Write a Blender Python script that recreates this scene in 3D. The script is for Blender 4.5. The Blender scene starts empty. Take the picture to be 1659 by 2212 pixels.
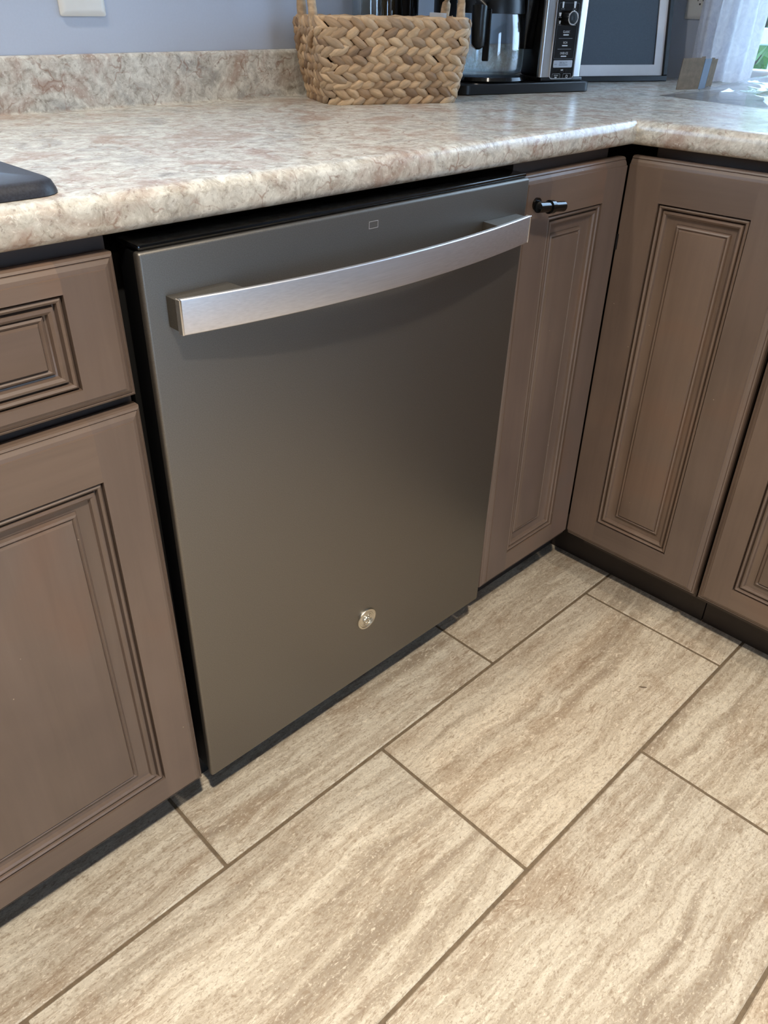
import bpy, bmesh, math, random
from mathutils import Vector, Matrix
random.seed(7)
S = bpy.context.scene
COL = S.collection

# ------------------------------------------------------------------ camera
YAW, PITCH, ROLL, FPX = 0.7802, -0.5754, 0.0179, 1684.88
_f = Vector((math.sin(YAW)*math.cos(PITCH), math.cos(YAW)*math.cos(PITCH), math.sin(PITCH)))
_r = Vector((math.cos(YAW), -math.sin(YAW), 0)); _u = _r.cross(_f)
_c, _s = math.cos(ROLL), math.sin(ROLL)
_r, _u = _c*_r + _s*_u, -_s*_r + _c*_u
cam = bpy.data.cameras.new('camera'); cam_o = bpy.data.objects.new('camera', cam); COL.objects.link(cam_o)
cam.sensor_fit = 'VERTICAL'; cam.sensor_height = 24; cam.lens = FPX*24/2212
cam.clip_start = 0.02; cam.clip_end = 200
cam_o.matrix_world = Matrix(((_r.x, _u.x, -_f.x, -0.3526), (_r.y, _u.y, -_f.y, -0.7057), (_r.z, _u.z, -_f.z, 1.0529), (0, 0, 0, 1)))
S.camera = cam_o

# ------------------------------------------------------------------ sky, lamps, exposure
w = bpy.data.worlds.new('sky'); S.world = w; w.use_nodes = True
bg = w.node_tree.nodes['Background']
bg.inputs[0].default_value = (0.46, 0.69, 1.0, 1); bg.inputs[1].default_value = 7.5
S.view_settings.view_transform = 'Standard'; S.view_settings.look = 'None'
S.view_settings.gamma = 1.0; S.view_settings.use_curve_mapping = False
S.view_settings.exposure = 0.25
CAN_COLOR = (1.0, 0.89, 0.74)
CANS = [(-0.55, -1.22, 33.0), (-1.75, -0.95, 5.0), (0.34, -1.10, 4.5), (-0.30, 0.22, 10.0)]
CEIL = 2.44

# ------------------------------------------------------------------ helpers
def tag(o, label=None, cat=None, group=None, kind=None):
    if label: o['label'] = label
    if cat: o['category'] = cat
    if group: o['group'] = group
    if kind: o['kind'] = kind
    return o
def thing(name, label, cat, loc=(0, 0, 0), rotz=0, group=None):
    o = bpy.data.objects.new(name, None); COL.objects.link(o)
    o.empty_display_size = 0.05
    o.location = loc; o.rotation_euler = (0, 0, rotz)
    return tag(o, label, cat, group)
class MB:
    def __init__(s): s.v = []; s.f = []; s.m = []
    def add(s, vs, fs, mi=0):
        b = len(s.v); s.v += [tuple(x) for x in vs]; s.f += [tuple(i+b for i in f) for f in fs]; s.m += [mi]*len(fs); return s
    def quad(s, *p, mi=0): return s.add(p, [tuple(range(len(p)))], mi)
    def box(s, x0, x1, y0, y1, z0, z1, mi=0):
        vs = [(x, y, z) for z in (z0, z1) for y in (y0, y1) for x in (x0, x1)]
        return s.add(vs, [(0, 2, 3, 1), (4, 5, 7, 6), (0, 1, 5, 4), (2, 6, 7, 3), (0, 4, 6, 2), (1, 3, 7, 5)], mi)
    def bbox(s, x0, x1, y0, y1, z0, z1, r=0.002, seg=2, mi=0):
        bm = bmesh.new(); bmesh.ops.create_cube(bm, size=1)
        for v in bm.verts:
            v.co = Vector(((x0+x1)/2+v.co.x*(x1-x0), (y0+y1)/2+v.co.y*(y1-y0), (z0+z1)/2+v.co.z*(z1-z0)))
        bmesh.ops.bevel(bm, geom=bm.edges[:], offset=r, segments=seg, profile=0.5, affect='EDGES')
        return s.bm(bm, mi)
    def bm(s, bm, mi=0):
        bm.verts.index_update()
        s.add([v.co[:] for v in bm.verts], [[v.index for v in f.verts] for f in bm.faces], mi); bm.free(); return s
    def loft(s, rings, mi=0, cap=True, close=True):
        n = len(rings[0]); vs = [p for r in rings for p in r]; fs = []
        for i in range(len(rings)-1):
            for j in range(n if close else n-1):
                k = (j+1) % n
                fs.append((i*n+j, i*n+k, (i+1)*n+k, (i+1)*n+j))
        if cap:
            fs.append(tuple(range(n))[::-1]); fs.append(tuple((len(rings)-1)*n+j for j in range(n)))
        return s.add(vs, fs, mi)
    def lathe(s, prof, n=32, c=(0, 0, 0), mi=0, cap=True):
        return s.loft([[(c[0]+r*math.cos(2*math.pi*j/n), c[1]+r*math.sin(2*math.pi*j/n), c[2]+z) for j in range(n)] for r, z in prof], mi, cap)
    def tube(s, path, rad, n=8, mi=0, cap=True, flat=1.0):
        P = [Vector(p) for p in path]; rings = []
        up = Vector((0, 0, 1))
        for i, p in enumerate(P):
            t = (P[min(i+1, len(P)-1)]-P[max(i-1, 0)]).normalized()
            if abs(t.dot(up)) > 0.97: a = Vector((1, 0, 0))
            else: a = up
            x = t.cross(a).normalized(); y = x.cross(t).normalized()
            r = rad(i/(len(P)-1)) if callable(rad) else rad
            rings.append([tuple(p + x*r*math.cos(2*math.pi*j/n) + y*r*flat*math.sin(2*math.pi*j/n)) for j in range(n)])
        return s.loft(rings, mi, cap)
    def mesh(s, name, mats, smooth=None, weld=False):
        me = bpy.data.meshes.new(name); me.from_pydata(s.v, [], s.f)
        for m in (mats if isinstance(mats, (list, tuple)) else [mats]): me.materials.append(m)
        me.polygons.foreach_set('material_index', s.m)
        bm = bmesh.new(); bm.from_mesh(me)
        if weld: bmesh.ops.remove_doubles(bm, verts=bm.verts[:], dist=1e-6)
        bmesh.ops.recalc_face_normals(bm, faces=bm.faces[:]); bm.to_mesh(me); bm.free()
        if smooth is not None:
            me.shade_smooth(); me.set_sharp_from_angle(angle=math.radians(smooth))
        me.update(); return me
    def build(s, name, mats, parent=None, smooth=None, loc=(0, 0, 0), rot=(0, 0, 0), label=None, weld=False):
        o = bpy.data.objects.new(name, s.mesh(name, mats, smooth, weld)); COL.objects.link(o)
        o.location = loc; o.rotation_euler = rot
        if parent: o.parent = parent
        if label: o['label'] = label
        return o
def rrect(x0, x1, y0, y1, r, z, n=5):
    out = []
    for cx, cy, a in ((x1-r, y1-r, 0), (x0+r, y1-r, 90), (x0+r, y0+r, 180), (x1-r, y0+r, 270)):
        for i in range(n+1):
            t = math.radians(a+90*i/n); out.append((cx+r*math.cos(t), cy+r*math.sin(t), z))
    return out
def srgb(r, g, b):
    f = lambda c: (c/255/12.92) if c/255 <= 0.04045 else ((c/255+0.055)/1.055)**2.4
    return (f(r), f(g), f(b), 1)

# ------------------------------------------------------------------ materials
class NT:
    def __init__(s, name):
        s.m = bpy.data.materials.new(name); s.m.use_nodes = True; s.t = s.m.node_tree
        s.b = s.t.nodes['Principled BSDF']; s.out = s.t.nodes['Material Output']
    def n(s, typ, **kw):
        nd = s.t.nodes.new(typ)
        for k, v in kw.items():
            if k.startswith('i_'):
                key = k[2:]; key = int(key) if key.isdigit() else key.replace('_', ' ')
                nd.inputs[key].default_value = v
            else: setattr(nd, k, v)
        return nd
    def l(s, a, b): s.t.links.new(a, b)
    def ramp(s, fac, stops, interp='LINEAR'):
        r = s.n('ShaderNodeValToRGB'); e = r.color_ramp.elements; r.color_ramp.interpolation = interp
        while len(e) < len(stops): e.new(0.5)
        for el, (p, c) in zip(e, stops): el.position = p; el.color = c if len(c) == 4 else (*c, 1)
        s.l(fac, r.inputs[0]); return r.outputs[0]
    def mix(s, fac, a, b, mode='MIX'):
        m = s.n('ShaderNodeMix', data_type='RGBA', blend_type=mode)
        for val, idx in ((fac, 0), (a, 6), (b, 7)):
            if hasattr(val, 'is_linked'): s.l(val, m.inputs[idx])
            else: m.inputs[idx].default_value = val
        return m.outputs[2]
    def math(s, op, a, b=0.0, c=None):
        m = s.n('ShaderNodeMath', operation=op)
        for i, v in enumerate((a, b) if c is None else (a, b, c)):
            if hasattr(v, 'is_linked'): s.l(v, m.inputs[i])
            else: m.inputs[i].default_value = v
        return m.outputs[0]
    def coords(s, scale=(1, 1, 1), rand=0, loc=(0, 0, 0)):
        tc = s.n('ShaderNodeTexCoord'); mp = s.n('ShaderNodeMapping')
        mp.inputs['Scale'].default_value = scale; mp.inputs['Location'].default_value = loc
        src = tc.outputs['Object']
        if rand:
            oi = s.n('ShaderNodeObjectInfo'); vm = s.n('ShaderNodeVectorMath', operation='SCALE')
            cb = s.n('ShaderNodeCombineXYZ')
            s.l(oi.outputs['Random'], cb.inputs[0]); s.l(oi.outputs['Random'], cb.inputs[1]); s.l(oi.outputs['Random'], cb.inputs[2])
            s.l(cb.outputs[0], vm.inputs[0]); vm.inputs[3].default_value = rand
            va = s.n('ShaderNodeVectorMath', operation='ADD'); s.l(src, va.inputs[0]); s.l(vm.outputs[0], va.inputs[1]); src = va.outputs[0]
        s.l(src, mp.inputs[0]); return mp.outputs[0]
    def noise(s, vec, scale, detail=4, rough=0.55, dist=0.0):
        nd = s.n('ShaderNodeTexNoise'); nd.inputs['Scale'].default_value = scale; nd.inputs['Detail'].default_value = detail
        nd.inputs['Roughness'].default_value = rough; nd.inputs['Distortion'].default_value = dist
        s.l(vec, nd.inputs['Vector']); return nd.outputs[0]
    def bump(s, h, strength=0.2, dist=0.002):
        b = s.n('ShaderNodeBump'); b.inputs['Strength'].default_value = strength; b.inputs['Distance'].default_value = dist
        s.l(h, b.inputs['Height']); s.l(b.outputs[0], s.b.inputs['Normal'])
    def set(s, **kw):
        for k, v in kw.items():
            inp = s.b.inputs[k.replace('_', ' ')]
            if hasattr(v, 'is_linked'): s.l(v, inp)
            else: inp.default_value = v
        return s.m
def plain(name, col, rough=0.5, metal=0.0, var=0.06, scale=40, bump=0.0, **kw):
    t = NT(name); v = t.coords(); n = t.noise(v, scale, 3)
    c = Vector(col[:3])
    col = t.ramp(n, [(0.3, tuple(c*(1-var))), (0.7, tuple(c*(1+var)))])
    if bump: t.bump(n, bump, 0.001)
    return t.set(Base_Color=col, Roughness=rough, Metallic=metal, **kw)

def m_wood(name, horiz):
    t = NT(name)
    sc = (4, 60, 60) if horiz else (60, 60, 4)
    v = t.coords(sc, rand=13)
    g = t.noise(v, 1.0, 5, 0.6, 0.6)
    v2 = t.coords((1, 1, 1), rand=5); blot = t.noise(v2, 5, 3, 0.5, 0.3)
    c1 = t.ramp(g, [(0.25, srgb(104, 89, 78)), (0.55, srgb(111, 95, 84)), (0.85, srgb(116, 100, 89))])
    c2 = t.ramp(blot, [(0.35, (0.86, 0.86, 0.88, 1)), (0.6, (1, 1, 1, 1)), (0.78, (1.12, 0.95, 0.86, 1))])
    oi = t.n('ShaderNodeObjectInfo')
    c3 = t.ramp(oi.outputs['Random'], [(0, (0.92, 0.92, 0.94, 1)), (1, (1.08, 1.04, 1.0, 1))])
    c = t.mix(1.0, t.mix(1.0, c1, c2, 'MULTIPLY'), c3, 'MULTIPLY')
    # pin-head chips in the finish
    vo = t.n('ShaderNodeTexVoronoi'); vo.inputs['Scale'].default_value = 26; t.l(v2, vo.inputs['Vector'])
    chip = t.math('LESS_THAN', vo.outputs['Distance'], 0.022)
    c = t.mix(t.math('MULTIPLY', chip, 0.45), c, srgb(205, 190, 170))
    t.bump(g, 0.06, 0.001)
    return t.set(Base_Color=c, Roughness=t.ramp(g, [(0.2, (0.36,)*3), (0.8, (0.46,)*3)]), Specular_IOR_Level=0.5)

def m_travertine():
    t = NT('travertine')
    v = t.coords((1, 1, 1), rand=37)
    warp = t.noise(v, 5, 3, 0.5)
    def warped(sc, amt):
        w_ = t.n('ShaderNodeVectorMath', operation='MULTIPLY_ADD'); cb = t.n('ShaderNodeCombineXYZ'); t.l(warp, cb.inputs[1]); t.l(cb.outputs[0], w_.inputs[0])
        w_.inputs[1].default_value = (0, amt, 0); t.l(t.coords(sc, rand=37), w_.inputs[2]); return w_.outputs[0]
    vs = warped((1.5, 22, 1), 1.5)
    bands = t.noise(vs, 1.0, 6, 0.62, 0.2)
    blotch = t.noise(t.coords((5, 11, 5), rand=37), 1.0, 5, 0.65, 0.4)
    fine = t.noise(t.coords((75, 170, 75), rand=37), 1.0, 5, 0.70, 0.8)
    micro = t.noise(t.coords((240, 380, 240), rand=37), 1.0, 3, 0.6, 0.5)
    c = t.ramp(bands, [(0.32, srgb(156, 143, 126)), (0.43, srgb(188, 177, 159)), (0.50, srgb(213, 205, 188)), (0.58, srgb(180, 168, 150)), (0.70, srgb(215, 207, 190))])
    c = t.mix(t.ramp(blotch, [(0.50, (0, 0, 0)), (0.70, (0.65, 0.65, 0.65))]), c, srgb(162, 142, 120))
    c = t.mix(t.ramp(fine, [(0.53, (0, 0, 0)), (0.64, (0.62, 0.62, 0.62))]), c, srgb(146, 128, 107))
    c = t.mix(t.ramp(fine, [(0.34, (0.8, 0.8, 0.8)), (0.44, (0, 0, 0))]), c, srgb(228, 218, 200))
    c = t.mix(t.ramp(micro, [(0.56, (0, 0, 0)), (0.66, (0.55, 0.55, 0.55))]), c, srgb(140, 121, 100))
    c = t.mix(t.ramp(micro, [(0.30, (0.6, 0.6, 0.6)), (0.40, (0, 0, 0))]), c, srgb(236, 228, 211))
    vn = t.noise(vs, 1.9, 6, 0.66, 0.5)
    ln = t.math('ABSOLUTE', t.math('SUBTRACT', vn, 0.5))
    c = t.mix(t.math('MULTIPLY', t.ramp(ln, [(0.0, (0.8, 0.8, 0.8)), (0.010, (0, 0, 0))]), t.ramp(blotch, [(0.4, (0, 0, 0)), (0.6, (1, 1, 1))])), c, srgb(134, 110, 86))
    oi = t.n('ShaderNodeObjectInfo')
    c = t.mix(1.0, c, t.ramp(oi.outputs['Random'], [(0, (0.95, 0.95, 0.96, 1)), (0.5, (1, 0.98, 0.96, 1)), (1, (1.0, 0.95, 0.91, 1))]), 'MULTIPLY')
    t.bump(fine, 0.10, 0.0010)
    return t.set(Base_Color=c, Roughness=t.ramp(micro, [(0.3, (0.36,)*3), (0.7, (0.52,)*3)]), Specular_IOR_Level=0.4)

def m_laminate():
    t = NT('laminate')
    v = t.coords((1, 1, 1))
    big = t.noise(v, 11, 4, 0.6, 1.0)
    mid = t.noise(v, 60, 6, 0.70, 0.7)
    fine = t.noise(v, 190, 4, 0.65, 0.5)
    c = t.ramp(mid, [(0.30, srgb(134, 126, 114)), (0.42, srgb(182, 176, 164)), (0.54, srgb(206, 202, 191)), (0.70, srgb(228, 225, 214))])
    c = t.mix(t.ramp(big, [(0.50, (0, 0, 0)), (0.66, (0.7, 0.7, 0.7))]), c, srgb(158, 130, 114))
    c = t.mix(t.ramp(big, [(0.32, (0.75, 0.75, 0.75)), (0.46, (0, 0, 0))]), c, srgb(142, 139, 134))
    # pale pebbles with thin broken brown outlines
    dn = t.n('ShaderNodeVectorMath', operation='MULTIPLY_ADD'); nz = t.n('ShaderNodeTexNoise'); nz.inputs['Scale'].default_value = 40; t.l(v, nz.inputs['Vector'])
    t.l(nz.outputs[1], dn.inputs[0]); dn.inputs[1].default_value = (0.04, 0.04, 0.04); t.l(v, dn.inputs[2])
    vo = t.n('ShaderNodeTexVoronoi', feature='DISTANCE_TO_EDGE'); vo.inputs['Scale'].default_value = 30; t.l(dn.outputs[0], vo.inputs['Vector'])
    brk = t.ramp(t.noise(v, 24, 2), [(0.50, (0, 0, 0)), (0.62, (1, 1, 1))])
    vein = t.math('MULTIPLY', t.ramp(vo.outputs['Distance'], [(0.0, (0.75, 0.75, 0.75)), (0.06, (0, 0, 0))]), brk)
    c = t.mix(vein, c, srgb(142, 112, 96))
    c = t.mix(t.ramp(fine, [(0.58, (0, 0, 0)), (0.68, (0.55, 0.55, 0.55))]), c, srgb(122, 104, 92))
    c = t.mix(t.ramp(fine, [(0.32, (0.55, 0.55, 0.55)), (0.42, (0, 0, 0))]), c, srgb(236, 232, 222))
    t.bump(fine, 0.10, 0.0008)
    return t.set(Base_Color=c, Roughness=0.25, Specular_IOR_Level=0.75, Coat_Weight=0.15, Coat_Roughness=0.28)

def m_slate():
    t = NT('slate_steel'); v = t.coords((1, 1, 1))
    n = t.noise(v, 900, 2, 0.5)
    c = t.ramp(n, [(0.3, srgb(115, 111, 105)), (0.7, srgb(129, 125, 118))])
    t.bump(n, 0.04, 0.0004)
    return t.set(Base_Color=c, Metallic=0.9, Roughness=0.44)
def m_brushed(name, col, rough=0.3, axis=0):
    t = NT(name); sc = [900, 900, 900]; sc[axis] = 14
    n = t.noise(t.coords(tuple(sc)), 1, 3)
    cc = Vector(col[:3])
    c = t.ramp(n, [(0.3, tuple(cc*0.93)), (0.7, tuple(cc*1.05))])
    t.bump(n, 0.05, 0.0003)
    return t.set(Base_Color=c, Metallic=1.0, Roughness=rough)
def m_glass(name, tint=(1, 1, 1), refl=0.10, rough=0.02, face=0.55):
    t = NT(name); n = t.noise(t.coords(), 3, 2)
    tr = t.n('ShaderNodeBsdfTransparent'); gl = t.n('ShaderNodeBsdfGlossy'); gl.inputs['Roughness'].default_value = rough
    tr.inputs[0].default_value = (*tint, 1)
    fr = t.n('ShaderNodeLayerWeight'); fr.inputs[0].default_value = 0.35
    f = t.math('ADD', t.math('MULTIPLY', fr.outputs['Facing'], face), t.math('MULTIPLY', n, refl))
    mx = t.n('ShaderNodeMixShader'); t.l(f, mx.inputs[0]); t.l(tr.outputs[0], mx.inputs[1]); t.l(gl.outputs[0], mx.inputs[2])
    t.l(mx.outputs[0], t.out.inputs[0]); return t.m
def m_cloth():
    t = NT('sheer_cloth'); v = t.coords((1, 1, 1))
    n = t.noise(v, 60, 4, 0.6, 1.0)
    df = t.n('ShaderNodeBsdfDiffuse'); df.inputs[0].default_value = srgb(236, 234, 238)
    c = t.ramp(n, [(0.4, srgb(222, 221, 228)), (0.6, srgb(244, 243, 246))]); t.l(c, df.inputs[0])
    tl = t.n('ShaderNodeBsdfTranslucent'); tl.inputs[0].default_value = srgb(240, 240, 245)
    m1 = t.n('ShaderNodeMixShader'); m1.inputs[0].default_value = 0.45; t.l(df.outputs[0], m1.inputs[1]); t.l(tl.outputs[0], m1.inputs[2])
    t.l(m1.outputs[0], t.out.inputs[0]); return t.m
def m_rand(name, stops, rough=0.6, scale=60, sc=(1, 1, 1), bump=0.2, var=0.25):
    t = NT(name); oi = t.n('ShaderNodeObjectInfo')
    c = t.ramp(oi.outputs['Random'], stops)
    n = t.noise(t.coords(sc, rand=9), scale, 4)
    c = t.mix(1.0, c, t.ramp(n, [(0.3, (1-var,)*3), (0.7, (1+var*0.4,)*3)]), 'MULTIPLY')
    t.bump(n, bump, 0.0015)
    return t.set(Base_Color=c, Roughness=rough)
M = dict(
    wood_v=m_wood('painted_wood_upright', False), wood_h=m_wood('painted_wood_level', True),
    carcass=plain('cabinet_body', srgb(66, 54, 48), 0.5),  # darker than the doors: shade in the gaps put into the colour
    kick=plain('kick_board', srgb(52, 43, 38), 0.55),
    stone=m_travertine(), grout=plain('grout', srgb(112, 97, 78), 0.85, var=0.2, scale=120, bump=0.3),
    laminate=m_laminate(), slate=m_slate(),
    black=plain('black_plastic', srgb(11, 12, 14), 0.32), black_matte=plain('black_rubber', srgb(16, 16, 17), 0.6),
    black_gloss=plain('black_gloss', srgb(9, 10, 12), 0.12), gunmetal=plain('gunmetal', srgb(38, 37, 39), 0.28, 0.8),
    handle=m_brushed('brushed_handle', (0.80, 0.80, 0.83), 0.42, 0),
    steel=m_brushed('brushed_steel', (0.60, 0.58, 0.57), 0.28, 2), chrome=plain('chrome', (0.85, 0.85, 0.87), 0.08, 1.0, 0.02),
    badge=plain('badge_metal', (0.62, 0.59, 0.52), 0.3, 1.0),
    wall=plain('wall_paint', srgb(184, 192, 207), 0.75, var=0.015, scale=300, bump=0.05),
    wall_dim=plain('bounce_cut_wall_paint', srgb(120, 112, 106), 0.75, var=0.02, scale=300),  # unseen left and rear walls, made darker to cut bounced light
    ceiling=plain('ceiling_paint', srgb(205, 203, 200), 0.9, var=0.01),
    white=plain('white_plastic', srgb(228, 226, 220), 0.35, var=0.02), trim=plain('white_trim', srgb(232, 232, 230), 0.4, var=0.02),
    sink=plain('black_granite', srgb(44, 45, 52), 0.42, var=0.35, scale=500, bump=0.1),
    pane=m_glass('window_pane'), glass=m_glass('clear_glass', (0.93, 0.96, 0.97), 0.12, 0.03, 0.35), brown_glass=m_glass('brown_glass', (0.45, 0.38, 0.25), 0.2, 0.05),
    poly=m_glass('clear_plastic', (0.975, 0.975, 0.98), 0.26, 0.06, 0.28),
    cloth=m_cloth(),
    straw=m_rand('water_hyacinth', [(0, srgb(138, 110, 84)), (0.15, srgb(168, 136, 103)), (0.4, srgb(196, 162, 124)), (0.7, srgb(208, 176, 138)), (1, srgb(164, 137, 109))], 0.62, 26, (1, 6, 6), 0.35, 0.35),
    straw_dark=plain('basket_lining', srgb(104, 78, 54), 0.8, var=0.3, scale=120),
    print_white=plain('panel_print', srgb(205, 208, 212), 0.5), print_dark=plain('dark_print', srgb(60, 62, 68), 0.5),
    mat_board=plain('mat_board', srgb(226, 222, 222), 0.8, var=0.02), slate_panel=plain('slate_panel', srgb(64, 72, 82), 0.5, var=0.1, scale=400),
    card=plain('cardboard', srgb(130, 116, 100), 0.85, var=0.16, scale=90), tape=plain('grey_tape', srgb(120, 134, 152), 0.45, var=0.1),
    copper=plain('rose_metal', srgb(150, 112, 98), 0.35, 0.6), paper=plain('packet_paper', srgb(196, 190, 184), 0.5), yellow=plain('yellow_print', srgb(222, 196, 40), 0.5),
    rail=plain('deck_paint', srgb(150, 170, 190), 0.6), deck=plain('deck_boards', srgb(140, 120, 100), 0.8, var=0.2),
    bark=plain('bark', srgb(84, 66, 50), 0.9, var=0.3),
    leaf=m_rand('leaves', [(0, srgb(60, 110, 40)), (0.5, srgb(110, 160, 60)), (1, srgb(150, 190, 80))], 0.5, 3, (1, 1, 1), 0.0, 0.6),
)

# ================================================================== THE SETTING
ZC, TC, CB = 0.9087, 0.0356, 0.9087-0.0356       # counter top, thickness, underside
YD, XR = -0.0034, 0.8876                          # front planes of the two cabinet runs
YW, XW = 0.623, 1.777                             # back wall, right wall
XL, YB = -3.0, -4.6

floor = tag(MB().box(XL, XW, YB, YW, -0.06, -0.0022).build('floor', M['grout']), kind='structure')
TX, TY, G = 0.6102, 0.3054, 0.0055
def tile_mesh(w, d):
    b = 0.0016; r = [rrect(-w/2, w/2, -d/2, d/2, 0.0012, -0.008, 1), rrect(-w/2, w/2, -d/2, d/2, 0.0012, -b, 1), rrect(-w/2+b, w/2-b, -d/2+b, d/2-b, 0.0012, 0, 1)]
    return MB().loft(r).mesh('tile', M['stone'])
full = tile_mesh(TX-G, TY-G); cache = {}
for r in range(14):
    y1 = -0.0756 + TY*(1-r); y0 = y1-TY
    j = {0: -0.0375, 1: 0.2755}.get(r, (0.5915-TX if r % 2 == 0 else 0.2755))
    k0 = math.floor((XL-j)/TX)
    for k in range(k0, 8):
        a, b = max(j+k*TX, XL+0.01), min(j+(k+1)*TX, 1.12)
        if b-a < 0.06: continue
        wd = round(b-a-G, 4)
        me = full if abs(wd-(TX-G)) < 1e-3 else cache.setdefault(wd, tile_mesh(wd, TY-G))
        o = bpy.data.objects.new('tile', me); COL.objects.link(o); o.parent = floor
        o.location = ((a+b)/2, (y0+y1)/2, 0)

def wall_with_hole(name, axis, at, thick, u0, u1, z0, z1, hole):
    m = MB(); h = hole
    rects = [(u0, u1, z0, z1)] if not h else [(u0, h[0], z0, z1), (h[1], u1, z0, z1), (h[0], h[1], z0, h[2]), (h[0], h[1], h[3], z1)]
    for a, b, c, d in rects:
        if axis == 'y': m.box(a, b, at, at+thick, c, d)
        else: m.box(at, at+thick, a, b, c, d)
    return tag(m.build(name, M['wall_dim'] if name == 'wall_rear' else M['wall']), kind='structure')
HOLE_R = (-0.80, 0.315, 0.905, 2.05)             # window in the right wall: y0,y1,z0,z1
HOLE_S = (-1.10, 0.12, 1.12, 2.15)              # window over the sink
wall_with_hole('wall_back', 'y', YW, 0.12, XL, XW+0.12, -0.06, CEIL, HOLE_S)
wall_with_hole('wall_right', 'x', XW, 0.12, YB, YW, -0.06, CEIL, HOLE_R)
tag(MB().box(XL-0.1, XL, YB, YW+0.12, -0.06, CEIL).build('wall_left', M['wall_dim']), kind='structure')
wall_with_hole('wall_rear', 'y', YB-0.12, 0.12, XL, XW+0.12, -0.06, CEIL, (-0.75, 0.05, 0.02, 2.05))
tag(MB().box(XL-0.1, XW+0.12, YB, YW+0.12, CEIL, CEIL+0.1).build('ceiling', M['ceiling']), kind='structure')

def window(name, axis, at, h, label=None):
    a, b, c, d = h; m = MB(); t = 0.045
    e = tag(bpy.data.objects.new(name, None), kind='structure'); COL.objects.link(e)
    def bx(mm, u0, u1, z0, z1, p0, p1):
        if axis == 'y': mm.bbox(u0, u1, at+p0, at+p1, z0, z1, 0.003, 1)
        else: mm.bbox(at+p0, at+p1, u0, u1, z0, z1, 0.003, 1)
    bx(m, a, a+t, c, d, 0.02, 0.10); bx(m, b-t, b, c, d, 0.02, 0.10); bx(m, a+t, b-t, c, c+0.03, 0.02, 0.10); bx(m, a+t, b-t, d-t, d, 0.02, 0.10)
    bx(m, a+t, b-t, (c+d)/2+0.12, (c+d)/2+0.16, 0.03, 0.09)
    m.build('window_frame', M['trim'], e)
    g = MB(); bx(g, a+t, b-t, c+0.03, (c+d)/2+0.12, 0.055, 0.062); g.build('pane', M['pane'], e)
    g = MB(); bx(g, a+t, b-t, (c+d)/2+0.16, d-t, 0.055, 0.062); g.build('pane', M['pane'], e)
window('window_1', 'x', XW, HOLE_R); window('window_2', 'y', YW, HOLE_S)

# ceiling downlights (the lamp of each is inside its housing)
for i, (x, y, p) in enumerate(CANS):
    t = thing('recessed_downlight', ['recessed ceiling downlight above the tiles in front of the dishwasher', 'recessed ceiling downlight above the floor left of the sink', 'recessed ceiling downlight above the floor in front of the right cabinets', 'recessed ceiling downlight straight above the sink'][i], 'ceiling light', (x, y, CEIL), 0, 'recessed ceiling downlights')
    MB().lathe([(0.062, -0.004), (0.085, -0.006), (0.09, -0.001), (0.062, -0.001)], 28, cap=False).build('trim_ring', M['white'], t, 40)
    MB().lathe([(0.0, -0.0005), (0.062, -0.0005)], 28, cap=False).build('reflector', M['chrome'], t)
    ld = bpy.data.lights.new('lamp', 'AREA'); ld.shape = 'DISK'; ld.size = 0.085; ld.energy = p; ld.color = CAN_COLOR; ld.spread = math.radians(116 if y < 0 else 150)
    lo = bpy.data.objects.new('lamp', ld); COL.objects.link(lo); lo.parent = t; lo.location = (0, 0, -0.008)

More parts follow.
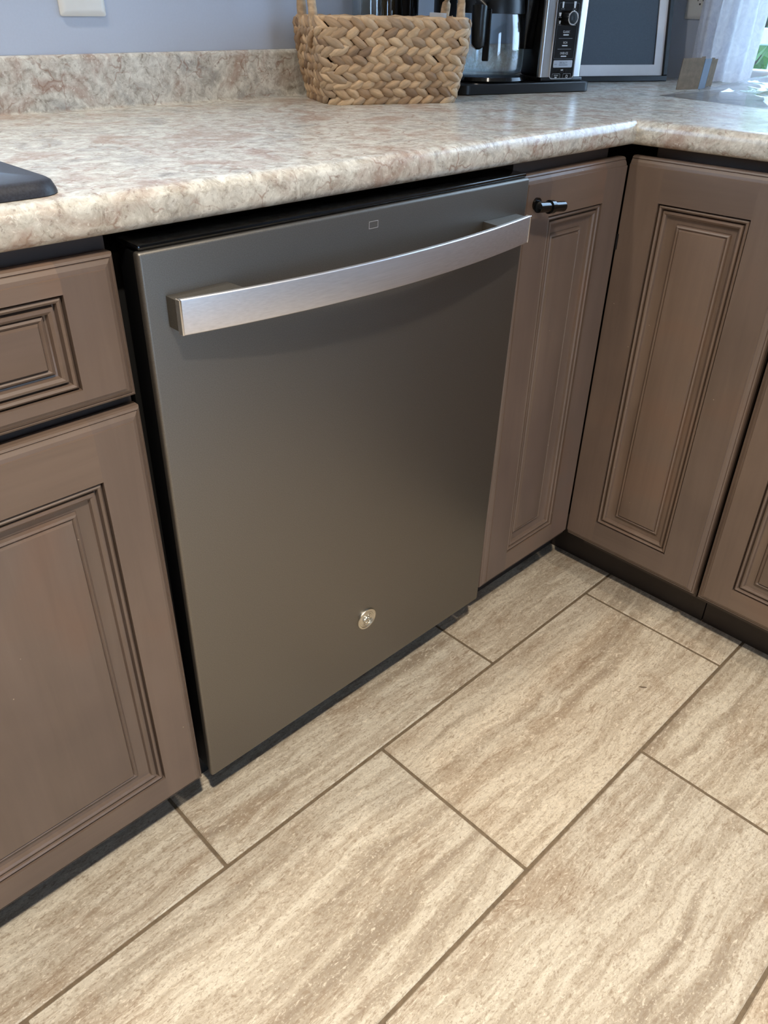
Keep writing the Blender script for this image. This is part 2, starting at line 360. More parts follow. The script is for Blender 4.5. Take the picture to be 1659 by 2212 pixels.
# ================================================================== CABINETS
def panel_door(parent, name, w, h, sl, sr, rt, rb, ml, mr, mt, mb, loc, rotz=0, t=0.02, el=1.0, er=1.0):
    """Frame-and-panel door. Local x width, z height, front faces -y. Children: two stiles, two rails, raised panel."""
    E = [(0.0, 0.0095), (0.0012, 0.0066), (0.0034, 0.0052), (0.0042, 0.0064), (0.005, 0.0052), (0.0085, 0.0028), (0.0122, 0.0018), (0.0128, 0.0)]   # inset, depth of the edge moulding
    o = E[-1][0]
    root = MB().box(0.002, w-0.002, 0.0165, t, 0.002, h-0.002).build(name, M['carcass'], parent, None, loc, (0, 0, rotz))
    # el / er: 0.02 gives that side a square edge instead of the moulding
    x0, x1, z0, z1 = sl, w-sr, rb, h-rt
    def stile(left):
        m = MB()
        a, b = (0, x0) if left else (x1, w)
        k = el if left else er
        m.quad((o*k if left else a, 0, o), (b if left else w-o*k, 0, o), (b if left else w-o*k, 0, h-o), (o*k if left else a, 0, h-o))
        for (i, d), (i2, d2) in zip(E, E[1:]):
            if left: m.quad((i*k, d, i), (i2*k, d2, i2), (i2*k, d2, h-i2), (i*k, d, h-i))
            else: m.quad((w-i*k, d, i), (w-i2*k, d2, i2), (w-i2*k, d2, h-i2), (w-i*k, d, h-i))
            p, q = ((i*k, x0), (i2*k, x0)) if left else ((x1, w-i*k), (x1, w-i2*k))
            m.quad((p[0], d, i), (p[1], d, i), (q[1], d2, i2), (q[0], d2, i2))
            m.quad((p[0], d, h-i), (p[1], d, h-i), (q[1], d2, h-i2), (q[0], d2, h-i2))
        e = 0 if left else w; k = x0 if left else x1
        m.quad((e, E[0][1], 0), (e, t, 0), (e, t, h), (e, E[0][1], h))
        m.quad((e, E[0][1], 0), (k, E[0][1], 0), (k, t, 0), (e, t, 0)); m.quad((e, E[0][1], h), (k, E[0][1], h), (k, t, h), (e, t, h))
        m.quad((k, 0, z0), (k, 0.0165, z0), (k, 0.0165, z1), (k, 0, z1))
        m.build('stile', M['wood_v'], root, 14, weld=True)
    def rail(top):
        m = MB(); s = (lambda i: h-i) if top else (lambda i: i); k = z1 if top else z0
        m.quad((x0, 0, k), (x1, 0, k), (x1, 0, s(o)), (x0, 0, s(o)))
        for (i, d), (i2, d2) in zip(E, E[1:]): m.quad((x0, d, s(i)), (x1, d, s(i)), (x1, d2, s(i2)), (x0, d2, s(i2)))
        m.quad((x0, E[0][1], s(0)), (x1, E[0][1], s(0)), (x1, t, s(0)), (x0, t, s(0)))
        m.quad((x0, 0, k), (x1, 0, k), (x1, 0.0165, k), (x0, 0.0165, k))
        m.build('rail', M['wood_h'], root, 14, weld=True)
    stile(True); stile(False); rail(True); rail(False)
    P = [(0.0, 0.0115), (0.0016, 0.0115), (0.0022, 0.0030), (0.0045, 0.0010), (0.0068, 0.0026), (0.0078, 0.0090), (0.0090, 0.0090),
         (0.0106, 0.0036), (0.0132, 0.0027), (0.0158, 0.0046), (0.017, 0.0092), (0.0185, 0.0098)]
    m = MB(); rings = [[(x0+i, d, z0+i), (x1-i, d, z0+i), (x1-i, d, z1-i), (x0+i, d, z1-i)] for i, d in P]
    Q = [(-0.0078, 0.0102), (-0.0070, 0.0108), (-0.0058, 0.0062), (-0.0036, 0.0048), (-0.0018, 0.0062), (-0.0010, 0.0072), (0.0010, 0.0036), (0.0030, 0.0030)]
    rings += [[(x0+ml+i, d, z0+mb+i), (x1-mr-i, d, z0+mb+i), (x1-mr-i, d, z1-mt-i), (x0+ml+i, d, z1-mt-i)] for i, d in Q]
    m.loft(rings, cap=False); m.quad(*rings[-1])
    m.build('raised_panel', M['wood_v'] if h > w else M['wood_h'], root, 34, weld=True)
    return root

# --- sink base cabinet, left of the dishwasher
sb = thing('sink_cabinet', 'brown sink base cabinet with false drawer front, left of the dishwasher', 'cabinet', (-0.47, 0.3, 0))
wx = lambda x: x+0.47
wy = lambda y: y-0.3
m = MB()
m.box(wx(-0.925), wx(-0.907), wy(0.04), wy(0.60), 0.10, CB-0.001); m.box(wx(-0.031), wx(-0.013), wy(0.04), wy(0.60), 0.10, CB-0.001); m.box(wx(-0.907), wx(-0.031), wy(0.582), wy(0.60), 0.118, CB-0.001); m.box(wx(-0.907), wx(-0.031), wy(0.04), wy(0.60), 0.10, 0.118)
for x0, x1, z0, z1 in ((-0.925, -0.885, 0.10, CB-0.001), (-0.053, -0.013, 0.10, CB-0.001), (-0.489, -0.449, 0.10, CB-0.001), (-0.885, -0.053, 0.10, 0.14), (-0.885, -0.053, 0.685, 0.725), (-0.885, -0.053, 0.84, CB-0.001)): m.box(wx(x0), wx(x1), wy(0.021), wy(0.04), z0, z1)
m.build('body', M['carcass'], sb)
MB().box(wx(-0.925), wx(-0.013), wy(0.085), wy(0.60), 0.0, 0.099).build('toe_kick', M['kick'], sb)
for xl in (-0.925, -0.463):
    W = 0.4495; X0 = xl
    panel_door(sb, 'door', W, 0.593, 0.057, 0.057, 0.068, 0.052, 0.039, 0.039, 0.034, 0.035, (wx(X0), wy(YD), 0.106))
    panel_door(sb, 'drawer_front', W, 0.1449, 0.057, 0.057, 0.0272, 0.0242, 0.0265, 0.0265, 0.0235, 0.0265, (wx(X0-0.001), wy(YD), 0.7113))

# --- corner cabinet with the folding pair of doors
cc = thing('corner_cabinet', 'brown corner base cabinet with folding pair of doors right of the dishwasher', 'cabinet', (0.9, 0.1, 0))
m = MB(); m.box(0.612-0.9, 0.858-0.9, 0.021-0.1, 0.60-0.1, 0.10, CB-0.001); m.box(0.858-0.9, XW-0.01-0.9, 0.16-0.1, 0.60-0.1, 0.10, CB-0.001); m.box(XR+0.0245-0.9, XW-0.01-0.9, -0.291-0.1, -0.036-0.1, 0.10, CB-0.001); m.box(1.05-0.9, XW-0.01-0.9, -0.036-0.1, 0.16-0.1, 0.10, CB-0.001); m.build('body', M['carcass'], cc)
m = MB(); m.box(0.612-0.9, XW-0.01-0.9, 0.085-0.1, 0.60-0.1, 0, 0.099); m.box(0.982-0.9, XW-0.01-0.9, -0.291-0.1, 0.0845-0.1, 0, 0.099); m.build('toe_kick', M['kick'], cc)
dn = panel_door(cc, 'door', 0.2745, 0.738, 0.069, 0.0595, 0.063, 0.052, 0.026, 0.05, 0.038, 0.042, (0.609-0.9, YD-0.1, 0.117), 0, er=0.02)
panel_door(cc, 'door', 0.2860, 0.740, 0.0615, 0.071, 0.064, 0.0585, 0.0425, 0.034, 0.035, 0.0365, (XR-0.9, -0.0045-0.1, 0.117), -math.pi/2, el=0.02)
m = MB(); m.bbox(-0.0018, 0.0018, -0.003, 0.003, -0.013, 0.013, 0.0006, 1); m.build('hinge', M['gunmetal'], cc, None, (0.8857-0.9, -0.004-0.1, 0.722))
# bar knob (axis tipped on its post)
kn = MB(); L = 0.032
kn.loft([[(x, r*math.cos(2*math.pi*j/20), r*math.sin(2*math.pi*j/20)) for j in range(20)] for x, r in
         ((-L, 0.0062), (-L+0.0008, 0.0074), (-0.005, 0.0074), (-0.0048, 0.0094), (0.004, 0.0094), (0.0042, 0.0074), (L-0.0008, 0.0074), (L, 0.0062))])
kn.loft([[(r*math.cos(2*math.pi*j/16), y, r*math.sin(2*math.pi*j/16)) for j in range(16)] for y, r in ((0.004, 0.005), (0.022, 0.005), (0.0225, 0.009), (0.0262, 0.009))])
kb = kn.build('bar_knob', M['black_gloss'], dn, 40, (0.6425-0.609, -0.0262, 0.8145-0.117), (0, math.radians(6), 0), label='glossy black bar knob')

# --- base cabinet further along the right run
rc = thing('base_cabinet', 'brown base cabinet cut off by the right edge beside the corner cabinet', 'cabinet', (1.3, -0.52, 0))
MB().box(XR+0.0245-1.3, XW-0.01-1.3, -0.752+0.52, -0.2935+0.52, 0.10, CB-0.001).build('body', M['carcass'], rc)
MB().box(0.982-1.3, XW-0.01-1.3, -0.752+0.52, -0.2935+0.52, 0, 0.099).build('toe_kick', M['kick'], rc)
panel_door(rc, 'door', 0.45, 0.740, 0.058, 0.058, 0.064, 0.0525, 0.037, 0.037, 0.035, 0.035, (XR-1.3, -0.2985+0.52, 0.117), -math.pi/2)

# ================================================================== COUNTERTOP
YF, XF = YD-0.0061, XR-0.0061
ct = thing('countertop', 'mottled cream and brown laminate countertop running round the corner', 'countertop', (0.0, 0.3, ZC))
PR = [(0.03, 0), (0.014, 0), (0.008, -0.0012), (0.0035, -0.0042), (0.0008, -0.009), (0, -0.014), (0, -0.024), (0.0012, -0.0295), (0.0045, -0.0335), (0.01, -TC), (0.03, -TC), (0.20, -TC)]
X_L, Y_E = -1.25, -0.76
m = MB(); lp = lambda p: (p[0], p[1]-0.3, p[2])
m.loft([[lp((X_L, YF+d, z)), lp((XF+d, YF+d, z))] for d, z in PR], cap=False, close=False)
m.loft([[lp((XF+d, YF+d, z)), lp((XF+d, Y_E, z))] for d, z in PR], cap=False, close=False)
yb, xb = YW-0.0005, XW-0.0005
SK = (-0.80, -0.075, 0.055, 0.475)               # cut-out for the sink
d = 0.03
for a, b, c, e in ((X_L, SK[0], YF+d, yb), (SK[0], SK[1], YF+d, SK[2]), (SK[0], SK[1], SK[3], yb), (SK[1], XF+d, YF+d, yb)):
    m.quad(lp((a, c, 0)), lp((b, c, 0)), lp((b, e, 0)), lp((a, e, 0)))
m.quad(lp((XF+d, Y_E, 0)), lp((xb, Y_E, 0)), lp((xb, yb, 0)), lp((XF+d, yb, 0)))
for p, q in (((SK[0], SK[2]), (SK[1], SK[2])), ((SK[1], SK[2]), (SK[1], SK[3])), ((SK[1], SK[3]), (SK[0], SK[3])), ((SK[0], SK[3]), (SK[0], SK[2]))):
    m.quad(lp((*p, 0)), lp((*q, 0)), lp((*q, -TC)), lp((*p, -TC)))
m.build('worktop', M['laminate'], ct, 50)
m = MB(); bs = [(0.020, 0.0), (0.0175, 0.0012), (0.0165, 0.004), (0.0165, 0.068), (0.014, 0.0735), (0.009, 0.0752), (0.0, 0.0752)]
m.loft([[lp((x, YW-0.0006-dd, zz)) for dd, zz in bs] for x in (X_L, XW-0.001)], cap=False, close=False)
tag(m.build('backsplash', M['laminate'], None, 50, (0, 0.3, ZC)), 'low laminate backsplash strip along the foot of the back wall', 'backsplash')

# --- sink
sk = thing('sink', 'black composite sink with rounded raised rim at the left edge', 'sink', (-0.437, 0.265, ZC))
a, b, c, e = -0.826+0.437, -0.041+0.437, 0.014-0.265, 0.50-0.265
m = MB()
m.loft([rrect(a, b, c, e, 0.026, 0.0006), rrect(a+0.0006, b-0.0006, c+0.0006, e-0.0006, 0.026, 0.004), rrect(a+0.0035, b-0.0035, c+0.0035, e-0.0035, 0.024, 0.0105), rrect(a+0.0065, b-0.0065, c+0.0065, e-0.0065, 0.022, 0.0124), rrect(a+0.010, b-0.010, c+0.010, e-0.010, 0.019, 0.013),
        rrect(a+0.034, b-0.034, c+0.045, e-0.034, 0.03, 0.013), rrect(a+0.038, b-0.038, c+0.05, e-0.038, 0.03, 0.008), rrect(a+0.045, b-0.045, c+0.056, e-0.045, 0.04, -0.17), rrect(a+0.07, b-0.07, c+0.08, e-0.07, 0.04, -0.19)], cap=False)
m.quad(*rrect(a+0.07, b-0.07, c+0.08, e-0.07, 0.04, -0.19))
m.build('basin', M['sink'], sk, 45)
MB().lathe([(0.0, -0.188), (0.03, -0.188), (0.042, -0.186), (0.045, -0.1895)], 24, cap=False).build('drain', M['steel'], sk, 40)

# ================================================================== DISHWASHER
dwt = thing('dishwasher', 'slate grey dishwasher with bowed bar handle between brown cabinets', 'dishwasher', (0.3015, 0.3, 0))
lx = lambda x: x-0.3015
MB().box(lx(0.006), lx(0.597), 0.05-0.3, 0.58-0.3, 0.10, 0.842).build('tub', M['black_matte'], dwt)
MB().box(lx(0.002), lx(0.601), 0.088-0.3, 0.10-0.3, 0.0, 0.0985).build('toe_panel', M['black_matte'], dwt)
TILT = math.atan2(0.0169, 0.7617); H = 0.7619
door = MB().bbox(lx(0.0), lx(0.603), 0.0, 0.0115, 0.0, H-0.002, 0.0035, 3).build('door_panel', M['slate'], dwt, 40, (0, -0.3, 0.0964), (TILT, 0, 0))
MB().bbox(lx(0.003), lx(0.600), 0.0117, 0.044, 0.003, H-0.004, 0.002, 2).build('door_liner', M['black'], door, 40)
MB().bbox(lx(0.003), lx(0.600), 0.004, 0.046, H-0.0018, H+0.0042, 0.0025, 2).build('control_strip', M['black_gloss'], door, 40, label='black glossy control strip on the door top')
# handle: bowed bar with wedge feet
zc0, hh = 0.6995, 0.0182
N = 24; bar = MB(); rings = []
def bow(t): return 0.026 + 0.026*(1-(2*t-1)**2)
for i in range(N+1):
    t = i/N; x = lx(0.0228+0.5572*t); y = -bow(t); tk = 0.0075
    prof = [(y+tk, -hh+0.001), (y+0.0012, -hh), (y+0.0003, -hh+0.0009), (y, -hh+0.003), (y, hh-0.003), (y+0.0003, hh-0.0009), (y+0.0012, hh), (y+tk, hh-0.001)]
    rings.append([(x, p, zc0+q) for p, q in prof])
bar.loft(rings)
hb = bar.build('handle', M['handle'], door, 30, label='brushed silver bowed bar handle')
for sgn in (-1, 1):
    m = MB(); xo = 0.2780*sgn; xi = 0.2065*sgn; xm = 0.232*sgn
    ring0 = [(xo, -0.0005), (xi, -0.0005), (xi*0.985, -bow((xi*0.985+0.2787)/0.5572)+0.006), (xm, -bow((xm+0.2787)/0.5572)+0.006), (xo, -0.0198)]
    m.loft([[(x, y, zc0+z) for x, y in ring0] for z in (-hh+0.0025, hh-0.0025)])
    m.build('handle_foot', M['slate'], hb, 30)
    m = MB(); m.bbox(min(0.2786*sgn, 0.2768*sgn)-0.0004, max(0.2786*sgn, 0.2768*sgn)+0.0004, -0.0268, -0.0185, zc0-hh, zc0+hh, 0.0007, 1)
    m.build('end_cap', M['chrome'], hb, 30)
# status light outline
m = MB(); x0, x1, z0, z1, g = lx(0.2962), lx(0.3112), 0.7370, 0.7455, 0.0007
for r in ((x0, x1, z0, z0+g), (x0, x1, z1-g, z1), (x0, x0+g, z0+g, z1-g), (x1-g, x1, z0+g, z1-g)): m.box(r[0], r[1], -0.0003, 0.001, r[2], r[3])
m.build('status_light', plain('status_print', srgb(150, 148, 150), 0.4), door)
# round badge with a script monogram
bx_, bz = lx(0.3072), 0.1258
m = MB(); m.loft([[(bx_+r*math.cos(2*math.pi*j/40), y, bz+r*math.sin(2*math.pi*j/40)) for j in range(40)] for r, y in
      ((0.0192, 0.0005), (0.0192, -0.0016), (0.0186, -0.0024), (0.0158, -0.0026), (0.0150, -0.0018), (0.0140, -0.0018), (0.0134, -0.0023), (0.0126, -0.0023), (0.0122, -0.0018), (0.002, -0.0018))])
bd = m.build('badge', M['badge'], door, 40, label='round pale metal badge with a script monogram')
def stroke(m, pts, r):
    P = [Vector((x, 0, z)) for x, z in pts]; out = []
    for i in range(len(P)-1):
        p0, p1, p2, p3 = P[max(i-1, 0)], P[i], P[i+1], P[min(i+2, len(P)-1)]
        for k in range(6):
            t = k/6; out.append(0.5*((2*p1)+(-p0+p2)*t+(2*p0-5*p1+4*p2-p3)*t*t+(-p0+3*p1-3*p2+p3)*t**3))
    out.append(P[-1])
    m.tube([(bx_+p.x, -0.0021, bz+p.z) for p in out], lambda t: r*(0.55+0.6*math.sin(math.pi*t)), 6)
m = MB(); q = 0.001
stroke(m, [(x*q, z*q) for x, z in ((1.2, 5.6), (-1.8, 7.4), (-4.6, 5.4), (-3.6, 2.2), (-0.6, 2.6), (-0.4, 5.0), (-3.0, 3.6), (-7.2, 0.6), (-6.8, -3.8), (-3.4, -5.6), (-1.0, -3.0), (-0.8, 0.4), (-3.6, 0.0), (-3.0, -1.6))], 0.0007)
stroke(m, [(x*q, z*q) for x, z in ((5.8, 5.4), (3.4, 7.0), (1.6, 4.8), (3.6, 2.4), (5.0, 2.2), (2.6, 1.8), (0.6, -1.6), (1.6, -5.4), (4.8, -5.8), (7.0, -2.8), (5.4, -1.2), (4.6, -3.4))], 0.0007)
for k in range(4):
    a = math.pi/4 + k*math.pi/2
    stroke(m, [(0.0103*math.cos(a+s), 0.0103*math.sin(a+s)) if s < 0.5 else (0.0086*math.cos(a+0.45), 0.0086*math.sin(a+0.45)) for s in (-0.5, -0.25, 0, 0.25, 0.45, 0.6)], 0.0005)
m.build('monogram', M['badge'], bd, 60)

# ================================================================== BASKET
BA = math.radians(-24.1); BH = 0.124
bk = thing('wicker_basket', 'woven tan wicker basket with two looped handles on the counter', 'basket', (0.7706, 0.4583, ZC), BA)
bw0, bw1, bd0, bd1 = 0.1150, 0.1335, 0.078, 0.093
def bdim(t): s = math.sin(t*math.pi/2)**0.9; return bw0+(bw1-bw0)*s, bd0+(bd1-bd0)*s
def perim(t, s, r=0.028):
    """point, outward normal, tangent on the rounded outline at height fraction t; s in metres from the front-left corner"""
    hw, hd = bdim(t); r = min(r, hd*0.5)
    segs = [('l', 2*(hw-r), (-hw+r, -hd), (1, 0)), ('a', (hw-r, -hd+r), -90), ('l', 2*(hd-r), (hw, -hd+r), (0, 1)), ('a', (hw-r, hd-r), 0),
            ('l', 2*(hw-r), (hw-r, hd), (-1, 0)), ('a', (-hw+r, hd-r), 90), ('l', 2*(hd-r), (-hw, hd-r), (0, -1)), ('a', (-hw+r, -hd+r), 180)]
    tot = 4*(hw-r)+4*(hd-r)+2*math.pi*r; s = s % tot
    for g in segs:
        ln = g[1] if g[0] == 'l' else math.pi*r/2
        if s <= ln:
            if g[0] == 'l':
                p = (g[2][0]+g[3][0]*s, g[2][1]+g[3][1]*s); tg = g[3]
            else:
                a = math.radians(g[2]) + s/r; p = (g[1][0]+r*math.cos(a), g[1][1]+r*math.sin(a)); tg = (-math.sin(a), math.cos(a))
            return Vector((p[0], p[1], t*BH)), Vector((tg[1], -tg[0], 0)), Vector((tg[0], tg[1], 0)), tot
        s -= ln
    return perim(t, 0, r)
tot0 = perim(0.5, 0)[3]
m = MB(); ns = 72; rings = []
for t in (0.0, 0.15, 0.3, 0.45, 0.6, 0.75, 0.9, 1.0):
    tt = perim(t, 0)[3]; rings.append([tuple(perim(t, tt*j/ns)[0]-perim(t, tt*j/ns)[1]*0.004) for j in range(ns)])
for t in (1.0, 0.6, 0.06):
    tt = perim(t, 0)[3]; rings.append([tuple(perim(t, tt*j/ns)[0]-perim(t, tt*j/ns)[1]*0.010) for j in range(ns)])
rings[0] = [(x, y, 0.002) for x, y, z in rings[0]]
m.loft(rings); m.build('lining', M['straw_dark'], bk, 50)
def leaf_mesh(L, Wd, T, seed):
    rr = random.Random(seed); rings = []; ns = 5
    for i in range(ns):
        s = i/(ns-1); ww = Wd*(0.16+0.84*math.sin(math.pi*(0.06+0.88*s))**0.75); cy = (rr.random()-0.5)*Wd*0.12
        zc = T*0.5*math.sin(math.pi*s)
        rings.append([((s-0.5)*L, cy+ww*0.5*math.cos(a), zc*0.5+T*0.55*max(-0.3, math.sin(a))*(0.35+0.65*math.sin(math.pi*s))) for a in (math.radians(x) for x in (-20, 30, 90, 150, 200))])
    return MB().loft(rings).mesh('strand', M['straw'], 80)
leaves = [leaf_mesh(0.0335+0.003*(i % 3), 0.0150+0.0012*(i % 2), 0.0095, i) for i in range(6)]
ROWS = 10; stuff = MB(); step = 0.0212
for k in range(ROWS):
    t = 0.055 + 0.90*k/(ROWS-1); tt = perim(t, 0)[3]; n = int(round(tt/step))
    sl = math.radians(27 if k % 2 == 0 else -27)
    for j in range(n):
        s = tt*(j+0.5*(k % 2)+random.uniform(-0.1, 0.1))/n
        p, nn, tg, _ = perim(t, s); up = Vector((0, 0, 1)); nn = (nn - up*0.10).normalized()
        a = sl + random.uniform(-0.12, 0.12)
        up = nn.cross(tg).normalized() if nn.cross(tg).z > 0 else tg.cross(nn).normalized()
        ax = (tg*math.cos(a)+up*math.sin(a)).normalized(); ay = nn.cross(ax).normalized()
        mat = Matrix((ax, ay, nn)).transposed().to_4x4(); mat.translation = p + nn*random.uniform(0.0, 0.0016) + Vector((0, 0, random.uniform(-0.001, 0.001)))
        me = leaves[random.randrange(6)]
        if nn.y < -0.3 or nn.x < -0.3:
            o = bpy.data.objects.new('strand', me); COL.objects.link(o); o.parent = bk; o.matrix_local = mat
        else:
            stuff.add([mat @ v.co for v in me.vertices], [tuple(f.vertices) for f in me.polygons])
tag(stuff.build('rear_weave', M['straw'], bk, 80), kind='stuff')
m = MB(); path = []
tt = perim(1.0, 0)[3]
for j in range(97):
    p, nn, _, _ = perim(1.0, tt*j/96); path.append(tuple(p+Vector((0, 0, 0.001+0.0008*math.sin(j*1.1)))-nn*0.001))
m.tube(path, lambda s: 0.0048+0.0006*math.sin(s*220), 8); m.build('rim', M['straw'], bk, 70)
m = MB(); path = []
tt = perim(0.0, 0)[3]
for j in range(73):
    p, nn, _, _ = perim(0.0, tt*j/72); path.append(tuple(p+Vector((0, 0, 0.0042))-nn*0.001))
m.tube(path, 0.0038, 7); m.build('base_coil', M['straw'], bk, 70)
for sx in (-1, 1):
    m = MB(); path = []; hx = sx*(bw1-0.001)
    for j in range(31):
        t = j/30; y = 0.037*math.cos(math.pi*t); z = BH-0.03+ (0.098*math.sin(math.pi*t)**0.8)
        path.append((hx+sx*0.007*math.sin(math.pi*t), y-0.004, z))
    m.tube(path, lambda s: 0.0078+0.0006*math.sin(s*150), 9); m.build('handle', M['straw'], bk, 70)
    for yy in (-0.041, 0.033):
        m = MB(); m.tube([(hx+sx*(0.004+0.005*math.sin(a)), yy-0.009+0.018*i/6, BH-0.028+0.010*math.cos(a)) for i, a in ((i, i*math.pi/6) for i in range(7))], 0.005, 7); m.build('handle_wrap', M['straw'], bk, 70)

def bpos(x, y, z): return bk_m @ Vector((x, y, z))
bk_m = Matrix.Translation((0.7706, 0.4583, ZC)) @ Matrix.Rotation(BA, 4, 'Z')
# packets standing in the basket
def packet(name, label, w, h, t, p, rot, mat, band=None):
    m = MB(); nx, nz = 7, 7; fr, bkv = [], []
    def pt(i, k, s):
        x = -w/2+w*i/nx; z = h*k/nz
        e = math.sin(math.pi*min(max(i/nx, 0.02), 0.98))*math.sin(math.pi*min(max(k/nz, 0.02), 0.98))
        return (x, s*t/2*e**0.6+0.0015*math.sin(9*i/nx+5*k/nz), z)
    for s in (-1, 1):
        vs = [pt(i, k, s) for k in range(nz+1) for i in range(nx+1)]
        m.add(vs, [(k*(nx+1)+i, k*(nx+1)+i+1, (k+1)*(nx+1)+i+1, (k+1)*(nx+1)+i) for k in range(nz) for i in range(nx)])
    t_ = thing(name, label, 'packet', p, 0); t_.rotation_euler = rot
    m.build('pouch', mat, t_, 60)
    if band:
        b = MB(); b.bbox(-w/2+0.004, w/2-0.004, -t/2-0.0012, -t/2+0.002, h*0.52, h*0.8, 0.0008, 1); b.build('label_band', band, t_)
    return t_
p = bpos(-0.108, 0.012, 0.016); packet('snack_packet', 'white packet with yellow band behind the left basket handle', 0.05, 0.105, 0.008, p, (0.0, 0.0, BA+math.radians(-62)), M['paper'], M['yellow'])
p = bpos(0.022, -0.055, 0.045); packet('snack_packet', 'pale packet with pointed corner poking over the basket rim at centre', 0.05, 0.066, 0.012, p, (0.12, math.radians(34), BA), M['paper'])
p = bpos(0.085, -0.040, 0.028); packet('snack_packet', 'grey square-topped packet at the right end of the basket', 0.033, 0.108, 0.010, p, (0.05, math.radians(2), BA), M['card'] if False else M['paper'])
p = bpos(0.107, -0.030, 0.042); packet('clear_sleeve', 'clear plastic sleeve corner inside the right basket handle', 0.05, 0.070, 0.004, p, (0.1, math.radians(38), BA), M['poly'])

# ================================================================== THINGS BEHIND THE BASKET
def lathe_thing(name, label, cat, x, y, parts):
    t = thing(name, label, cat, (x, y, ZC))
    for nm, prof, mat, cap in parts: MB().lathe(prof, 32, cap=cap).build(nm, mat, t, 50)
    return t
xg = 0.8433
lathe_thing('glass_jar', 'tall clear glass jar behind the basket by the wall', 'jar', xg, 0.5725,
    [('jar_body', [(0.024, 0.0), (0.027, 0.004), (0.028, 0.012), (0.028, 0.16), (0.026, 0.17), (0.0252, 0.17), (0.0268, 0.158), (0.0268, 0.014), (0.0, 0.012)], M['glass'], False), ('lid', [(0.028, 0.171), (0.028, 0.19), (0.025, 0.193), (0.0, 0.193)], M['steel'], False)])
xg = 0.8864
lathe_thing('brown_bottle', 'amber glass bottle behind the basket beside the clear jar', 'bottle', xg+0.006, 0.575,
    [('bottle_body', [(0.0, 0.0), (0.0185, 0.0), (0.0205, 0.004), (0.0205, 0.16), (0.016, 0.18), (0.009, 0.19), (0.009, 0.215), (0.0, 0.215)], M['brown_glass'], False), ('cap', [(0.0, 0.2155), (0.0105, 0.2155), (0.0105, 0.235), (0.0, 0.236)], M['black'], False)])
xg = 0.9431
lathe_thing('black_canister', 'slim black canister behind the basket, left of the bare wall strip', 'canister', xg+0.004, 0.570,
    [('can_body', [(0.0, 0.0), (0.0225, 0.0), (0.0235, 0.004), (0.0235, 0.185), (0.0225, 0.19), (0.0, 0.19)], M['black_gloss'], False), ('lid', [(0.0225, 0.1905), (0.024, 0.194), (0.024, 0.207), (0.0, 0.209)], M['steel'], False)])

# ================================================================== COFFEE MAKER
CA = math.radians(-16.9)
cm = thing('coffee_maker', 'black and steel drip coffee maker with glass carafe beside the basket', 'coffee maker', (0.9341, 0.417, ZC), CA)
# local: x along the front, y depth, front edge at y = 0
m = MB(); m.loft([rrect(0.012, 0.332, 0.0, 0.18, 0.02, z, 6) if i not in (0, 3) else rrect(0.014, 0.330, 0.002, 0.178, 0.019, z, 6) for i, z in enumerate((0.0, 0.002, 0.017, 0.019))])
m.build('base', M['black'], cm, 40)
MB().bbox(0.206, 0.312, 0.010, 0.095, 0.0192, 0.0275, 0.003, 2).build('plinth', M['black'], cm, 40)
MB().lathe([(0.0, 0.0), (0.079, 0.0), (0.082, 0.003), (0.080, 0.009), (0.072, 0.011), (0.0, 0.011)], 40).build('warming_plate', M['black_gloss'], cm, 40, (0.124, 0.087, 0.0192))
# control tower
TZ = 0.40
tw = MB().bbox(0.209, 0.306, 0.016, 0.090, 0.0277, TZ, 0.006, 3).build('tower', M['black'], cm, 40)
m = MB(); m.loft([rrect(0.2020, 0.3075, 0.0115, 0.024, 0.006, z, 4) for z in (0.0277, TZ-0.004)])
st = m.build('steel_front', M['steel'], cm, 40)
# console plate with chrome surround
m = MB()
def zrr(x0, x1, z0, z1, r, y, n=5): return [(x, y, z) for x, z, _ in rrect(x0, x1, z0, z1, r, 0, n)]
cx0, cx1, cz0, cz1 = 0.2245, 0.2880, 0.0235, 0.30
m.loft([zrr(cx0, cx1, cz0, cz1, 0.007, 0.0125), zrr(cx0, cx1, cz0, cz1, 0.007, 0.0092), zrr(cx0+0.0006, cx1-0.0006, cz0+0.0006, cz1-0.0006, 0.0065, 0.0086), zrr(cx0+0.0022, cx1-0.0022, cz0+0.0022, cz1-0.0022, 0.005, 0.0086), zrr(cx0+0.0026, cx1-0.0026, cz0+0.0026, cz1-0.0026, 0.005, 0.0100)], cap=False)
m.build('console_surround', M['chrome'], st, 40)
m = MB(); m.quad(*zrr(cx0+0.0024, cx1-0.0024, cz0+0.0024, cz1-0.0024, 0.005, 0.0098)); con = m.build('console', M['black_gloss'], cm)
cmid = (cx0+cx1)/2
def flat(name, x0, x1, z0, z1, mat, r=0.001, y=0.0095, th=0.0006):
    m = MB(); m.loft([zrr(x0, x1, z0, z1, r, y+th), zrr(x0, x1, z0, z1, r, y)]); return m.build(name, mat, con)
def outline(name, x0, x1, z0, z1, g, mat, r=0.002, y=0.0094):
    m = MB(); m.loft([zrr(x0, x1, z0, z1, r, y), zrr(x0+g, x1-g, z0+g, z1-g, max(r-g, 0.0003), y)], cap=False); return m.build(name, mat, con)
